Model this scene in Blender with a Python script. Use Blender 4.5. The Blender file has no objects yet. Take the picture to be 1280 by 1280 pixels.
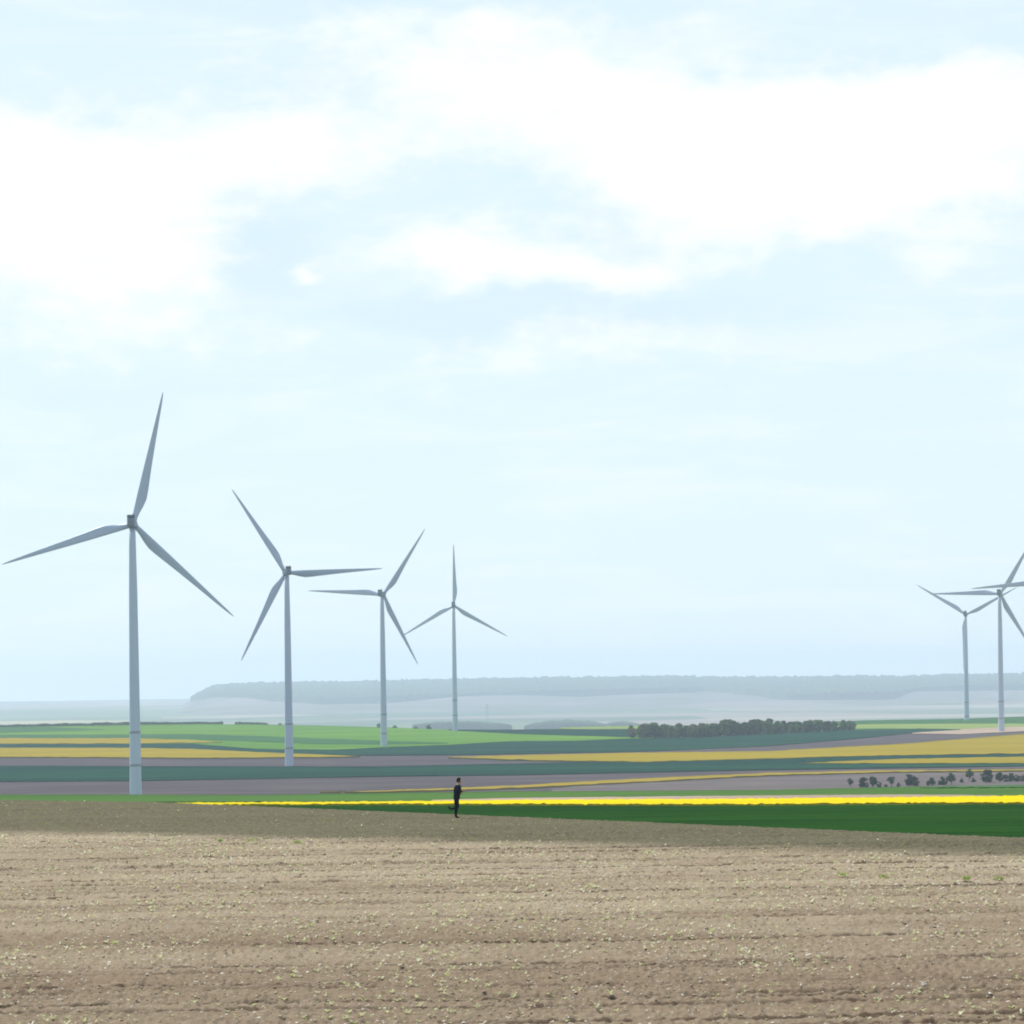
import bpy, bmesh, math, random
import numpy as np
from mathutils import Matrix, Vector

# ------------------------------------------------------------------ camera, sky, sun, exposure
F, CX, CY = 3000.0, 640.0, 845.0          # focal length and horizon point, in pixels of a 1280 frame
ROLL = math.radians(0.75)
SUN_EL, SUN_AZ = math.radians(56), math.radians(-42)     # azimuth from +Y towards +X
SUN_STRENGTH, SKY_STRENGTH, EXPOSURE = 3.8, 0.10, 0.45
HAZE_DENSITY = 1.25e-4

scene = bpy.context.scene
col = scene.collection
cam_data = bpy.data.cameras.new('camera')
cam_data.sensor_width = 36.0
cam_data.lens = F / 1280.0 * 36.0
cam_data.shift_y = (CY - 640.0) / 1280.0
cam_data.clip_start, cam_data.clip_end = 0.5, 60000.0
cam = bpy.data.objects.new('camera', cam_data)
col.objects.link(cam)
ca, sa = math.cos(ROLL), math.sin(ROLL)
cam.matrix_world = Matrix(((ca, sa, 0, 0), (0, 0, -1, 0), (-sa, ca, 0, 0), (0, 0, 0, 1)))
scene.camera = cam
scene.render.engine = 'CYCLES'
scene.cycles.use_denoising = True
scene.cycles.denoiser = 'OPENIMAGEDENOISE'
scene.cycles.max_bounces = 6
scene.cycles.volume_bounces = 3
scene.cycles.filter_width = 1.9
scene.view_settings.view_transform = 'Standard'
scene.view_settings.look = 'None'
scene.view_settings.gamma = 1.0
scene.view_settings.exposure = EXPOSURE
scene.view_settings.use_curve_mapping = False


class N:
    """tiny shader-graph helper"""
    def __init__(self, tree):
        self.t = tree

    def new(self, kind, **kw):
        n = self.t.nodes.new(kind)
        for k, v in kw.items():
            setattr(n, k, v)
        return n

    def put(self, sock, v):
        if isinstance(v, bpy.types.NodeSocket):
            self.t.links.new(v, sock)
        elif v is not None:
            sock.default_value = v

    def m(self, op, a, b=None, c=None, clamp=False):
        n = self.new('ShaderNodeMath', operation=op, use_clamp=clamp)
        for i, v in enumerate((a, b, c)):
            self.put(n.inputs[i], v)
        return n.outputs[0]

    def mix(self, f, a, b, blend='MIX'):
        n = self.new('ShaderNodeMix', data_type='RGBA', blend_type=blend)
        self.put(n.inputs[0], f)
        self.put(n.inputs[6], a if not isinstance(a, tuple) else (*a[:3], 1))
        self.put(n.inputs[7], b if not isinstance(b, tuple) else (*b[:3], 1))
        return n.outputs[2]

    def smooth(self, v, lo, hi):
        n = self.new('ShaderNodeMapRange', interpolation_type='SMOOTHSTEP')
        self.put(n.inputs[0], v)
        n.inputs[1].default_value, n.inputs[2].default_value = lo, hi
        return n.outputs[0]

    def noise(self, vec, scale, detail=4.0, rough=0.55, dist=0.0):
        n = self.new('ShaderNodeTexNoise')
        self.put(n.inputs['Vector'], vec)
        n.inputs['Scale'].default_value = scale
        n.inputs['Detail'].default_value = detail
        n.inputs['Roughness'].default_value = rough
        n.inputs['Distortion'].default_value = dist
        return n

    def scaled(self, vec, s, rot=(0, 0, 0), loc=(0, 0, 0)):
        n = self.new('ShaderNodeMapping')
        self.put(n.inputs[0], vec)
        n.inputs['Location'].default_value = loc
        n.inputs['Rotation'].default_value = rot
        n.inputs['Scale'].default_value = s
        return n.outputs[0]


def make_world():
    w = bpy.data.worlds.new('World')
    scene.world = w
    w.use_nodes = True
    t = w.node_tree
    t.nodes.clear()
    g = N(t)
    sky = g.new('ShaderNodeTexSky', sky_type='NISHITA', sun_disc=False)
    sky.sun_elevation, sky.sun_rotation = SUN_EL, SUN_AZ
    sky.altitude, sky.air_density, sky.dust_density, sky.ozone_density = 150, 1.0, 0.6, 1.6
    tc = g.new('ShaderNodeTexCoord')
    d = tc.outputs['Generated']
    sep = g.new('ShaderNodeSeparateXYZ')
    g.put(sep.inputs[0], d)
    X, Y, Z = sep.outputs
    u = g.m('ARCTAN2', X, Y)
    v = g.m('DIVIDE', Z, g.m('SQRT', g.m('ADD', g.m('MULTIPLY', X, X), g.m('ADD', g.m('MULTIPLY', Y, Y), 1e-4))))
    flat = g.scaled(d, (1.0, 1.0, 1.9))
    warp = g.noise(flat, 16.0, 5.0, 0.6)
    wsep = g.new('ShaderNodeSeparateColor')
    g.put(wsep.inputs[0], warp.outputs['Color'])
    uu = g.m('ADD', u, g.m('MULTIPLY', g.m('SUBTRACT', wsep.outputs[0], 0.5), 0.060))
    vv = g.m('ADD', v, g.m('MULTIPLY', g.m('SUBTRACT', wsep.outputs[1], 0.5), 0.042))
    fine = g.noise(flat, 42.0, 6.0, 0.6).outputs['Fac']
    broad = g.noise(g.scaled(d, (1, 1, 2.6)), 5.0, 5.0, 0.55, 0.4).outputs['Fac']

    def blobs(lst):
        acc = None
        for px, py, rx, ry, amp in lst:
            du = g.m('MULTIPLY', g.m('SUBTRACT', uu, (px - CX) / F), F / rx)
            dv = g.m('MULTIPLY', g.m('SUBTRACT', vv, (CY - py) / F), F / ry)
            r2 = g.m('ADD', g.m('MULTIPLY', du, du), g.m('MULTIPLY', dv, dv))
            e = g.m('MULTIPLY', g.m('EXPONENT', g.m('MULTIPLY', r2, -1.0)), amp)
            acc = e if acc is None else g.m('ADD', acc, e)
        return acc
    white = blobs([(60, 250, 190, 105, 1.1), (340, 190, 170, 60, .75), (150, 420, 150, 60, .35), (210, 320, 90, 60, .45), (560, 30, 260, 26, .35), (650, 120, 190, 85, .75),
                   (590, 310, 130, 38, 1.0), (760, 335, 110, 28, .6), (900, 190, 170, 70, .9), (1150, 165, 230, 62, 1.1),
                   (980, 260, 190, 55, .7), (380, 327, 24, 14, .6), (770, 430, 170, 40, .4), (1190, 330, 70, 50, .4),
                   (1200, 240, 80, 40, .35), (430, 430, 300, 34, .25), (980, 520, 300, 40, .15), (-350, 260, 300, 150, .8),
                   (1700, 230, 340, 110, .8), (560, 490, 80, 24, .2)])
    shade = blobs([(320, 290, 110, 75, .9), (660, 385, 240, 34, 1.0), (800, 290, 80, 60, .7), (420, 110, 130, 50, .6),
                   (420, 5, 320, 22, .7), (100, 500, 240, 30, .3), (1000, 420, 300, 40, .3)])
    gen = g.m('MULTIPLY', g.m('SUBTRACT', broad, 0.50), 1.3)
    wv = g.m('ADD', g.m('ADD', white, g.m('MULTIPLY', g.m('SUBTRACT', fine, 0.5), 1.05)), g.m('MULTIPLY', gen, 0.55))
    wfac = g.smooth(wv, 0.12, 0.85)
    sfac = g.m('MULTIPLY', g.smooth(g.m('ADD', shade, g.m('MULTIPLY', g.m('SUBTRACT', fine, 0.5), 0.5)), 0.1, 0.8), 0.75)
    veil = g.m('ADD', g.m('MULTIPLY', g.smooth(v, 1.4, 0.3), 0.66), 0.22)
    c = g.mix(veil, sky.outputs[0], (5.95, 7.1, 7.5))             # thin high veil, thicker towards the horizon
    streak = g.noise(g.scaled(d, (1.0, 1.0, 6.0), (0, .03, 0)), 9.0, 5.0, 0.6, 0.6).outputs['Fac']
    c = g.mix(g.m('MULTIPLY', g.smooth(streak, 0.44, 0.68), 0.38), c, (7.2, 7.6, 7.7))          # thin drifting cloud
    c = g.mix(sfac, c, (5.3, 6.55, 7.2))
    c = g.mix(g.m('MULTIPLY', wfac, 0.92), c, (7.7, 7.75, 7.75))
    bg = g.new('ShaderNodeBackground')
    g.put(bg.inputs[0], c)
    bg.inputs[1].default_value = SKY_STRENGTH
    out = g.new('ShaderNodeOutputWorld')
    t.links.new(bg.outputs[0], out.inputs[0])


make_world()
sun_data = bpy.data.lights.new('sun', 'SUN')
sun_data.energy, sun_data.angle, sun_data.color = SUN_STRENGTH, math.radians(0.6), (1.0, 0.975, 0.95)
sun = bpy.data.objects.new('sun', sun_data)
col.objects.link(sun)
sdir = Vector((math.sin(SUN_AZ) * math.cos(SUN_EL), math.cos(SUN_AZ) * math.cos(SUN_EL), math.sin(SUN_EL)))
sun.rotation_euler = sdir.to_track_quat('Z', 'Y').to_euler()
sun.location = sdir * 600


# ------------------------------------------------------------------ small helpers
def tag(o, label=None, cat=None, group=None, kind=None):
    if label: o['label'] = label
    if cat: o['category'] = cat
    if group: o['group'] = group
    if kind: o['kind'] = kind
    return o


def link(name, me, mats=None, parent=None):
    if mats is not None:
        for mm in (mats if isinstance(mats, (list, tuple)) else [mats]):
            me.materials.append(mm)
    o = bpy.data.objects.new(name, me)
    col.objects.link(o)
    o.parent = parent
    return o


def empty(name, loc, rz=0.0):
    o = bpy.data.objects.new(name, None)
    o.empty_display_size = 0.5
    col.objects.link(o)
    o.location = loc
    o.rotation_euler = (0, 0, rz)
    return o


def mesh(name, verts, faces, mi=None, smooth=False):
    me = bpy.data.meshes.new(name)
    me.from_pydata([tuple(map(float, p)) for p in verts], [], [tuple(map(int, f)) for f in faces])
    if mi is not None:
        me.polygons.foreach_set('material_index', mi)
    if smooth:
        me.polygons.foreach_set('use_smooth', [True] * len(me.polygons))
    me.update()
    return me


def quads_mesh(name, V, Q, smooth=False, mi=None):
    """fast mesh of quads from numpy arrays"""
    me = bpy.data.meshes.new(name)
    V = np.asarray(V, dtype=np.float32)
    Q = np.asarray(Q, dtype=np.int32)
    me.vertices.add(len(V))
    me.vertices.foreach_set('co', V.ravel())
    me.loops.add(Q.size)
    me.loops.foreach_set('vertex_index', Q.ravel())
    me.polygons.add(len(Q))
    me.polygons.foreach_set('loop_start', np.arange(0, Q.size, Q.shape[1], dtype=np.int32))
    if smooth:
        me.polygons.foreach_set('use_smooth', np.ones(len(Q), dtype=bool))
    if mi is not None:
        me.polygons.foreach_set('material_index', np.asarray(mi, dtype=np.int32))
    me.update(calc_edges=True)
    me.validate()
    return me


def grid_faces(nr, nc):
    i = np.arange(nr - 1)[:, None] * nc + np.arange(nc - 1)[None, :]
    return np.stack([i, i + 1, i + 1 + nc, i + nc], -1).reshape(-1, 4)


def vnoise(x, y, seed=0):
    xi, yi = np.floor(x), np.floor(y)
    fx, fy = x - xi, y - yi
    fx, fy = fx * fx * (3 - 2 * fx), fy * fy * (3 - 2 * fy)
    xi, yi = xi.astype(np.int64), yi.astype(np.int64)

    def h(a, b):
        n = (a * 374761393 + b * 668265263 + seed * 1442695041) & 0xffffffff
        n = ((n ^ (n >> 13)) * 1274126177) & 0xffffffff
        n = ((n ^ (n >> 16)) * 2246822519) & 0xffffffff
        return ((n ^ (n >> 15)) & 0xffff) / 65535.0
    return (h(xi, yi) * (1 - fx) + h(xi + 1, yi) * fx) * (1 - fy) + (h(xi, yi + 1) * (1 - fx) + h(xi + 1, yi + 1) * fx) * fy


def fbm(x, y, octs=4, seed=0):
    s, a, t = 0, 1.0, 0
    for k in range(octs):
        s = s + a * vnoise(x * 2 ** k, y * 2 ** k, seed + k)
        t += a
        a *= 0.5
    return s / t


def material(name, base, rough=0.9, layers=(), bump=None, spec=0.0, trans=0.0):
    """layers: (mapping scale xyz, rot z, noise scale, detail, colour, low, high)"""
    m = bpy.data.materials.new(name)
    m.use_nodes = True
    g = N(m.node_tree)
    bs = m.node_tree.nodes['Principled BSDF']
    tc = g.new('ShaderNodeTexCoord').outputs['Object']
    c = (*base, 1)
    for (sc, rz, ns, det, colr, lo, hi) in layers:
        n = g.noise(g.scaled(tc, sc, (0, 0, rz)), ns, det, 0.6)
        c = g.mix(g.smooth(n.outputs['Fac'], lo, hi), c, (*colr, 1))
    g.put(bs.inputs['Base Color'], c)
    bs.inputs['Roughness'].default_value = rough
    bs.inputs['Specular IOR Level'].default_value = spec
    if bump:
        sc, ns, det, strength, dist = bump
        b = g.new('ShaderNodeBump')
        b.inputs['Strength'].default_value = strength
        b.inputs['Distance'].default_value = dist
        g.put(b.inputs['Height'], g.noise(g.scaled(tc, sc), ns, det, 0.65).outputs['Fac'])
        g.put(bs.inputs['Normal'], b.outputs[0])
    if trans:
        tr = g.new('ShaderNodeBsdfTranslucent')
        g.put(tr.inputs[0], c)
        mx = g.new('ShaderNodeMixShader')
        mx.inputs[0].default_value = trans
        outn = m.node_tree.nodes['Material Output']
        g.t.links.new(bs.outputs[0], mx.inputs[1])
        g.t.links.new(tr.outputs[0], mx.inputs[2])
        g.t.links.new(mx.outputs[0], outn.inputs[0])
    return m


# ------------------------------------------------------------------ terrain
def ray(px, py):
    """direction slopes (x/y, z/y) through a photo pixel"""
    rx, ry = px - CX, CY - py
    return (rx * ca + ry * sa) / F, (-rx * sa + ry * ca) / F


def at_depth(px, py, d):
    a, b = ray(px, py)
    return Vector((a * d, d, b * d))


ZN, ZS, ZP, ZF = -6.1, -16.4, -40.0, -100.0        # near field, shelf, plain, far lowland


def on_level(px, py, z):
    a, b = ray(px, py)
    d = z / b
    return np.array((a * d, d))


def edge_line(p, q):
    """(point, unit normal pointing away from the camera) of a straight field edge through two traced pixels"""
    a, b = on_level(*p, ZN), on_level(*q, ZN)
    t = (b - a) / np.linalg.norm(b - a)
    n = np.array((-t[1], t[0]))
    return a, (n if n[1] > 0 else -n)


EDGES = [edge_line((160, 1004.0), (1280, 1051.5)), edge_line((0, 1001.5), (160, 1004.0))]


def curve_depth(pts, z):
    q = np.array([on_level(px, py, z) for px, py in pts])
    u = q[:, 0] / q[:, 1]
    o = np.argsort(u)
    return u[o], q[o, 1]


K_TOP = [(-500, 994), (0, 993), (160, 993), (320, 993.5), (480, 991), (560, 990), (640, 989), (800, 988.5), (960, 987), (1060, 985), (1120, 983.5), (1280, 981), (1800, 975)]
P_TOP = [(-500, 916), (0, 908.5), (80, 907), (160, 905.5), (240, 904.5), (320, 905), (400, 906.5), (480, 908.5), (560, 911.5), (640, 911.5), (720, 908.5), (790, 907), (960, 904), (1080, 900), (1200, 898), (1280, 895), (1800, 884)]
KU, KD = curve_depth(K_TOP, ZS)
PU, PD = curve_depth(P_TOP, ZP)


def ramp(t, total, slope, rnd):
    """0 for t<0, rounds over within rnd, falls with the slope, eases out at total"""
    t = np.maximum(t, 0)
    a = np.where(t < rnd, slope * t * t / (2 * rnd), slope * (t - rnd / 2))
    k = total * 0.15
    return np.where(a < total - k, a, total - k * np.exp(-(np.maximum(a, total - k) - (total - k)) / k))


def sstep(a, b, t):
    t = np.clip((t - a) / (b - a), 0, 1)
    return t * t * (3 - 2 * t)


def edge_dist(x, y):
    return np.maximum(*[(x - p[0]) * n[0] + (y - p[1]) * n[1] for p, n in EDGES])


def terrain(x, y):
    x, y = np.asarray(x, float), np.asarray(y, float)
    yy = np.maximum(y, 1.0)
    u = np.clip(x / yy, -0.6, 0.6)
    z = -1.6 - 4.5 * sstep(0, 42, y)
    z = z - ramp(edge_dist(x, y), ZN - ZS, 0.17, 5.0)
    z = z - ramp(y - np.interp(u, KU, KD), ZS - ZP, 0.10, 10.0)
    z = z - ramp(y - np.interp(u, PU, PD), ZP - ZF, 0.06, 30.0)
    return z


def cast(px, py, lift=0.0):
    """first hit of a photo pixel's line of sight with the terrain raised by lift"""
    a, b = ray(px, py)
    d = np.concatenate([np.linspace(20, 150, 700), np.linspace(150, 420, 700)[1:], np.linspace(420, 2600, 2400)[1:]])
    below = b * d < terrain(a * d, d) + lift
    i = int(np.argmax(below)) if below.any() else len(d) - 1
    lo, hi = d[max(i - 1, 0)], d[i]
    for _ in range(24):
        mid = 0.5 * (lo + hi)
        if b * mid < terrain(a * mid, mid) + lift:
            hi = mid
        else:
            lo = mid
    return np.array((a * hi, hi))


def on_terrain(px, py):
    q = cast(px, py)
    return Vector((q[0], q[1], float(terrain(q[0], q[1]))))


# ------------------------------------------------------------------ materials
SOIL_ROW = math.atan2(0.04, 1.0)
M = {}
M['soil_far'] = material('bare_soil', (.072, .060, .064), .95, [((.3, 1, 1), .05, .05, 4, (.095, .080, .08), .42, .62), ((.03, 1, 1), .03, .25, 3, (.052, .046, .052), .5, .75)])
M['soil_mauve'] = material('mauve_soil', (.110, .092, .088), .95, [((.3, 1, 1), .05, .05, 4, (.14, .118, .108), .42, .62), ((.03, 1, 1), .03, .3, 3, (.082, .07, .07), .5, .75)])
M['soil_tan'] = material('dry_tan_soil', (.30, .225, .17), .95, [((.3, 1, 1), .0, .08, 4, (.37, .285, .22), .4, .7)])
M['crop_teal'] = material('dark_wheat', (.006, .038, .024), .8, [((.15, 1, 1), .02, .04, 4, (.011, .056, .030), .42, .62), ((.012, 1, 1), .02, .22, 3, (.004, .026, .020), .48, .66)])
M['crop_mid'] = material('mid_green_crop', (.030, .095, .030), .8, [((.2, 1, 1), .02, .04, 4, (.042, .12, .034), .35, .7), ((.03, 1, 1), .02, .35, 2, (.022, .075, .027), .55, .8)])
M['crop_light'] = material('light_green_crop', (.078, .175, .020), .8, [((.2, 1, 1), .02, .03, 4, (.11, .22, .026), .42, .62), ((.012, 1, 1), .02, .16, 3, (.050, .13, .02), .48, .68)])
M['crop_pale'] = material('pale_green_crop', (.16, .22, .06), .8, [((.2, 1, 1), .02, .03, 4, (.21, .26, .075), .35, .7)])
M['crop_near_light'] = material('young_barley', (.060, .125, .032), .75, [((.25, 1, 1), .03, .06, 5, (.078, .150, .038), .35, .7), ((.1, 1, 1), .03, 1.2, 3, (.045, .105, .026), .5, .8)], ((1, 1, 1), 6, 3, .5, .15))
M['crop_near_dark'] = material('dense_wheat', (.0085, .046, .003), .75, [((.25, 1, 1), .03, .05, 5, (.014, .062, .0045), .4, .62), ((.05, 1, 1), .03, .5, 3, (.006, .034, .003), .46, .68), ((1, 1, 1), 0, 9, 2, (.018, .072, .006), .55, .8)], ((1, 1, 1), 7, 4, .7, .2))
M['rape_near'] = material('rape_flowers_bright', (.60, .465, .003), .8, [((.2, 1, 1), 0, .2, 4, (.54, .42, .006), .45, .75), ((1, 1, 1.), 0, 4.0, 3, (.36, .33, .012), .54, .72)], ((1, 1, 1), 5, 3, .4, .2))
M['rape_far'] = material('rape_flowers', (.27, .20, .008), .8, [((.12, 1, 1), 0, .05, 4, (.22, .17, .012), .42, .65), ((.03, 1, 1), 0, .3, 3, (.165, .145, .015), .52, .72)])
M['rape_thin'] = material('rape_flowers_thin', (.26, .19, .02), .8, [((.12, 1, 1), 0, .05, 4, (.22, .17, .02), .45, .75), ((.2, 1, 1), 0, .3, 3, (.17, .16, .02), .58, .85)])
M['stems'] = material('crop_stems', (.030, .075, .014), .85, [((1, 1, 1), 0, .8, 3, (.045, .10, .02), .4, .7)])
M['verge'] = material('rough_verge_grass', (.06, .13, .05), .85, [((.3, 1, 1), 0, .2, 4, (.085, .15, .06), .4, .7)])


def ground_material():
    m = bpy.data.materials.new('open_country')
    m.use_nodes = True
    g = N(m.node_tree)
    bs = m.node_tree.nodes['Principled BSDF']
    tc = g.new('ShaderNodeTexCoord').outputs['Object']
    vo = g.new('ShaderNodeTexVoronoi')
    vo.inputs['Scale'].default_value = 1.0
    g.put(vo.inputs['Vector'], g.scaled(tc, (.0016, .0022, .001), (0, 0, .3)))
    sp = g.new('ShaderNodeSeparateColor')
    g.put(sp.inputs[0], vo.outputs['Color'])
    r = g.new('ShaderNodeValToRGB')
    r.color_ramp.interpolation = 'CONSTANT'
    els = r.color_ramp.elements
    els[0].position, els[0].color = 0, (.09, .13, .07, 1)
    els[1].position, els[1].color = .3, (.20, .165, .145, 1)
    for p, cc in ((.5, (.05, .09, .05, 1)), (.7, (.26, .23, .18, 1)), (.84, (.10, .15, .07, 1)), (.93, (.30, .26, .10, 1))):
        e = els.new(p)
        e.color = cc
    g.put(r.inputs[0], sp.outputs[0])
    n = g.noise(g.scaled(tc, (.01, .03, .01)), 1.0, 5).outputs['Fac']
    g.put(bs.inputs['Base Color'], g.mix(g.m('MULTIPLY', g.smooth(n, .4, .8), .35), r.outputs[0], (.20, .20, .12)))
    bs.inputs['Roughness'].default_value = .95
    bs.inputs['Specular IOR Level'].default_value = .1
    return m


# ------------------------------------------------------------------ the ground sheet, to the horizon
def build_ground():
    rad = np.concatenate([np.linspace(2, 120, 40), np.linspace(130, 420, 60), np.linspace(440, 3000, 120), np.geomspace(3100, 13200, 44)])
    az = np.concatenate([np.linspace(-0.42, 0.42, 121), np.linspace(0.42, 2 * math.pi - 0.42, 90)[1:-1]])
    R, A = np.meshgrid(rad, az, indexing='ij')
    x, y = R * np.sin(A), R * np.cos(A)
    z = terrain(x, y) - 1.0
    z = np.where(y < 0, -2.6, z)
    nr, nc = R.shape
    V = np.stack([x, y, z], -1).reshape(-1, 3)
    V = np.vstack([V, [[0, 0, -2.6]]])
    i = np.arange(nr - 1)[:, None] * nc
    j = np.arange(nc)[None, :]
    jn = (j + 1) % nc
    Q = np.stack([i + j, i + nc + j, i + nc + jn, i + jn], -1).reshape(-1, 4)
    me = quads_mesh('ground', V, Q, smooth=True)
    bm = bmesh.new()
    bm.from_mesh(me)
    bm.verts.ensure_lookup_table()
    c = bm.verts[len(V) - 1]
    for k in range(nc):
        bm.faces.new((bm.verts[k], bm.verts[(k + 1) % nc], c))
    bmesh.ops.recalc_face_normals(bm, faces=bm.faces)
    bm.to_mesh(me)
    bm.free()
    o = link('ground', me, ground_material())
    tag(o, 'open farmland stretching to the horizon beneath the fields', kind='structure')


build_ground()


# ------------------------------------------------------------------ fields, far to near, as crop slabs on the terrain
def field(level, top, bottom, mat, h=0.0, split=None, stem=None, label=None, rows=10, step=10.0, name='field', rough=0.0, seed=1):
    """top, bottom: traced far and near edge. h: crop height. split: height where the flowers end on the near side."""
    x0 = max(top[0][0], bottom[0][0])
    x1 = min(top[-1][0], bottom[-1][0])
    n = max(8, int((x1 - x0) / step) + 1)
    pxs = np.linspace(x0, x1, n)
    ty = np.interp(pxs, *zip(*top))
    by = np.interp(pxs, *zip(*bottom))
    sp = h if split is None else split
    far = np.array([on_level(p, q, level + h) for p, q in zip(pxs, ty)])
    near = np.array([on_level(p, q, level + sp) for p, q in zip(pxs, by)])
    far = np.where((far[:, 1] < near[:, 1] + 0.5)[:, None], near * (1 + 0.5 / near[:, 1:2]), far)
    rng = np.random.default_rng(seed)
    if rough:
        far = far * (1 + rng.normal(0, rough, (n, 1)) / far[:, 1:2])
        near = near * (1 + rng.normal(0, rough, (n, 1)) / near[:, 1:2])
    V, mi = [], []
    ter = lambda p: terrain(p[:, 0], p[:, 1])
    for k in range(rows + 1):
        p = far * (1 - k / rows) + near * k / rows
        jit = rng.normal(0, 0.10 * h, n) if h else 0
        V.append(np.column_stack([p, ter(p) + h + jit + 0.02]))
    if h:
        if split is not None:
            V.append(np.column_stack([near, ter(near) + sp + 0.02]))
        V.append(np.column_stack([near, ter(near) - 0.9]))
        V.insert(0, np.column_stack([far, ter(far) - 0.9]))
    else:
        V.append(np.column_stack([near, ter(near) - 0.9]))
    nr = len(V)
    Q = grid_faces(nr, n)
    mi = np.zeros(len(Q), int)
    if stem is not None:
        mi.reshape(nr - 1, n - 1)[-1, :] = 1
    me = quads_mesh(name, np.vstack(V), Q, mi=mi)
    bm = bmesh.new()
    bm.from_mesh(me)
    for f in bm.faces:
        if f.normal.z < -1e-6 or (abs(f.normal.z) < 1e-3 and f.normal.y > 0 and f.calc_center_median().y < 0):
            f.normal_flip()
    bm.to_mesh(me)
    bm.free()
    o = link(name, me, [mat] + ([stem] if stem else []))
    return tag(o, label, kind='structure')


L0, L1 = -420, 1700
ST = M['stems']
# bare soils of the plain
field(ZP, [(L0, 940), (320, 945), (480, 942), (640, 940), (760, 939), (900, 930), (1000, 926), (1060, 920), (1120, 915), (1200, 909), (1280, 907), (L1, 895)],
      [(L0, 962), (640, 960), (760, 950), (900, 945), (1060, 940), (1280, 930), (L1, 915)], M['soil_far'], 0.0, label='grey brown bare soil across the middle of the plain', name='ploughed_field')
field(ZP, [(L0, 972), (320, 968), (640, 962), (960, 955), (1280, 952), (L1, 945)],
      [(L0, 999), (320, 999), (640, 994), (960, 991), (1280, 988), (L1, 983)], M['soil_far'], 0.06, label='purplish grey bare soil behind the light green strip', name='ploughed_field')
field(ZP, [(690, 986), (760, 978), (800, 976), (960, 968), (1060, 965), (1120, 963), (1280, 961), (L1, 955)],
      [(690, 990), (800, 992), (960, 992), (1280, 988), (L1, 983)], M['soil_mauve'], 0.12, label='mauve grey bare soil behind the hedgerow trees', name='ploughed_field')
# upper right
field(ZP, [(L0 + 1200, 908.5), (960, 904.5), (1080, 900.6), (1200, 898.6), (1280, 895.6), (L1, 886)], [(L0 + 1200, 926), (960, 925), (1060, 918), (1150, 911), (1280, 906.5), (L1, 897)], M['crop_mid'], .20, label='green strip of crop on the far right skyline')
field(ZP, [(1040, 906), (1100, 905), (1180, 904.5), (1280, 904.5), (L1, 895)], [(1040, 911), (1100, 910.5), (1180, 911.5), (1230, 911), (1280, 908.5), (L1, 899)], M['crop_pale'], .30, label='pale yellowish green strip behind the right turbines')
field(ZP, [(1140, 915), (1200, 911.5), (1280, 907.5), (L1, 898)], [(1140, 917), (1200, 917.5), (1280, 914), (L1, 905)], M['soil_tan'], .34, label='tan bare soil at the feet of the right turbines', name='ploughed_field')
# left hill
field(ZP, [(L0, 915.5), (0, 909), (80, 907.5), (160, 906), (240, 905), (320, 905.6), (400, 907), (480, 909), (560, 912), (640, 916.5), (720, 919), (780, 921.5), (860, 924)],
      [(L0, 934), (240, 937), (320, 942), (480, 938), (560, 934), (640, 929), (720, 928), (860, 926)], M['crop_light'], .24, label='broad light green crop on the left swell of the plain')
field(ZP, [(L0, 914.5), (0, 909.2), (60, 909), (130, 911.5)], [(L0, 920), (0, 916), (60, 914), (130, 912.2)], M['crop_mid'], .33, label='darker green corner under the left skyline hedge')
field(ZP, [(L0, 918), (0, 918.5), (160, 918), (240, 917.5), (320, 920), (400, 923), (480, 926), (560, 928)], [(L0, 923), (0, 923), (160, 923.5), (240, 924), (320, 927), (400, 930), (480, 930.5), (560, 929.5)], M['crop_mid'], .35, label='mid green band across the light green swell')
field(ZP, [(560, 911.8), (640, 912), (720, 911), (790, 910)], [(560, 912.6), (640, 917), (720, 919.5), (790, 921)], M['crop_teal'], .37, label='dark green sliver behind the light green crop left of the wood')
field(ZP, [(700, 909.5), (740, 908.3), (800, 907)], [(700, 911), (740, 911.5), (800, 911)], M['crop_pale'], .45, label='thin pale green strip left of the wood')
field(ZP, [(L0, 928), (0, 930.5), (160, 930), (240, 929.5), (320, 936), (420, 937), (480, 934), (560, 931), (640, 926.5), (720, 926), (780, 923.5), (870, 922), (960, 917), (1060, 913), (1150, 910.5), (1200, 911.5)],
      [(L0, 937), (240, 938), (320, 941), (400, 943), (460, 944), (560, 943.5), (640, 942), (800, 939), (960, 932), (1060, 924), (1150, 915), (1200, 912.2)], M['crop_teal'], .40, label='blue green wheat in front of the wood')
field(ZP, [(L0, 955), (0, 957), (320, 958), (480, 958), (640, 954.5), (760, 952), (800, 949), (960, 944), (1100, 941), (1280, 940), (L1, 935)],
      [(L0, 978), (0, 976.5), (160, 975.5), (320, 973), (480, 970), (640, 968.5), (800, 965), (960, 962), (1280, 957), (L1, 950)], M['crop_teal'], .43, label='long dark blue green wheat band across the plain')
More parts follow.
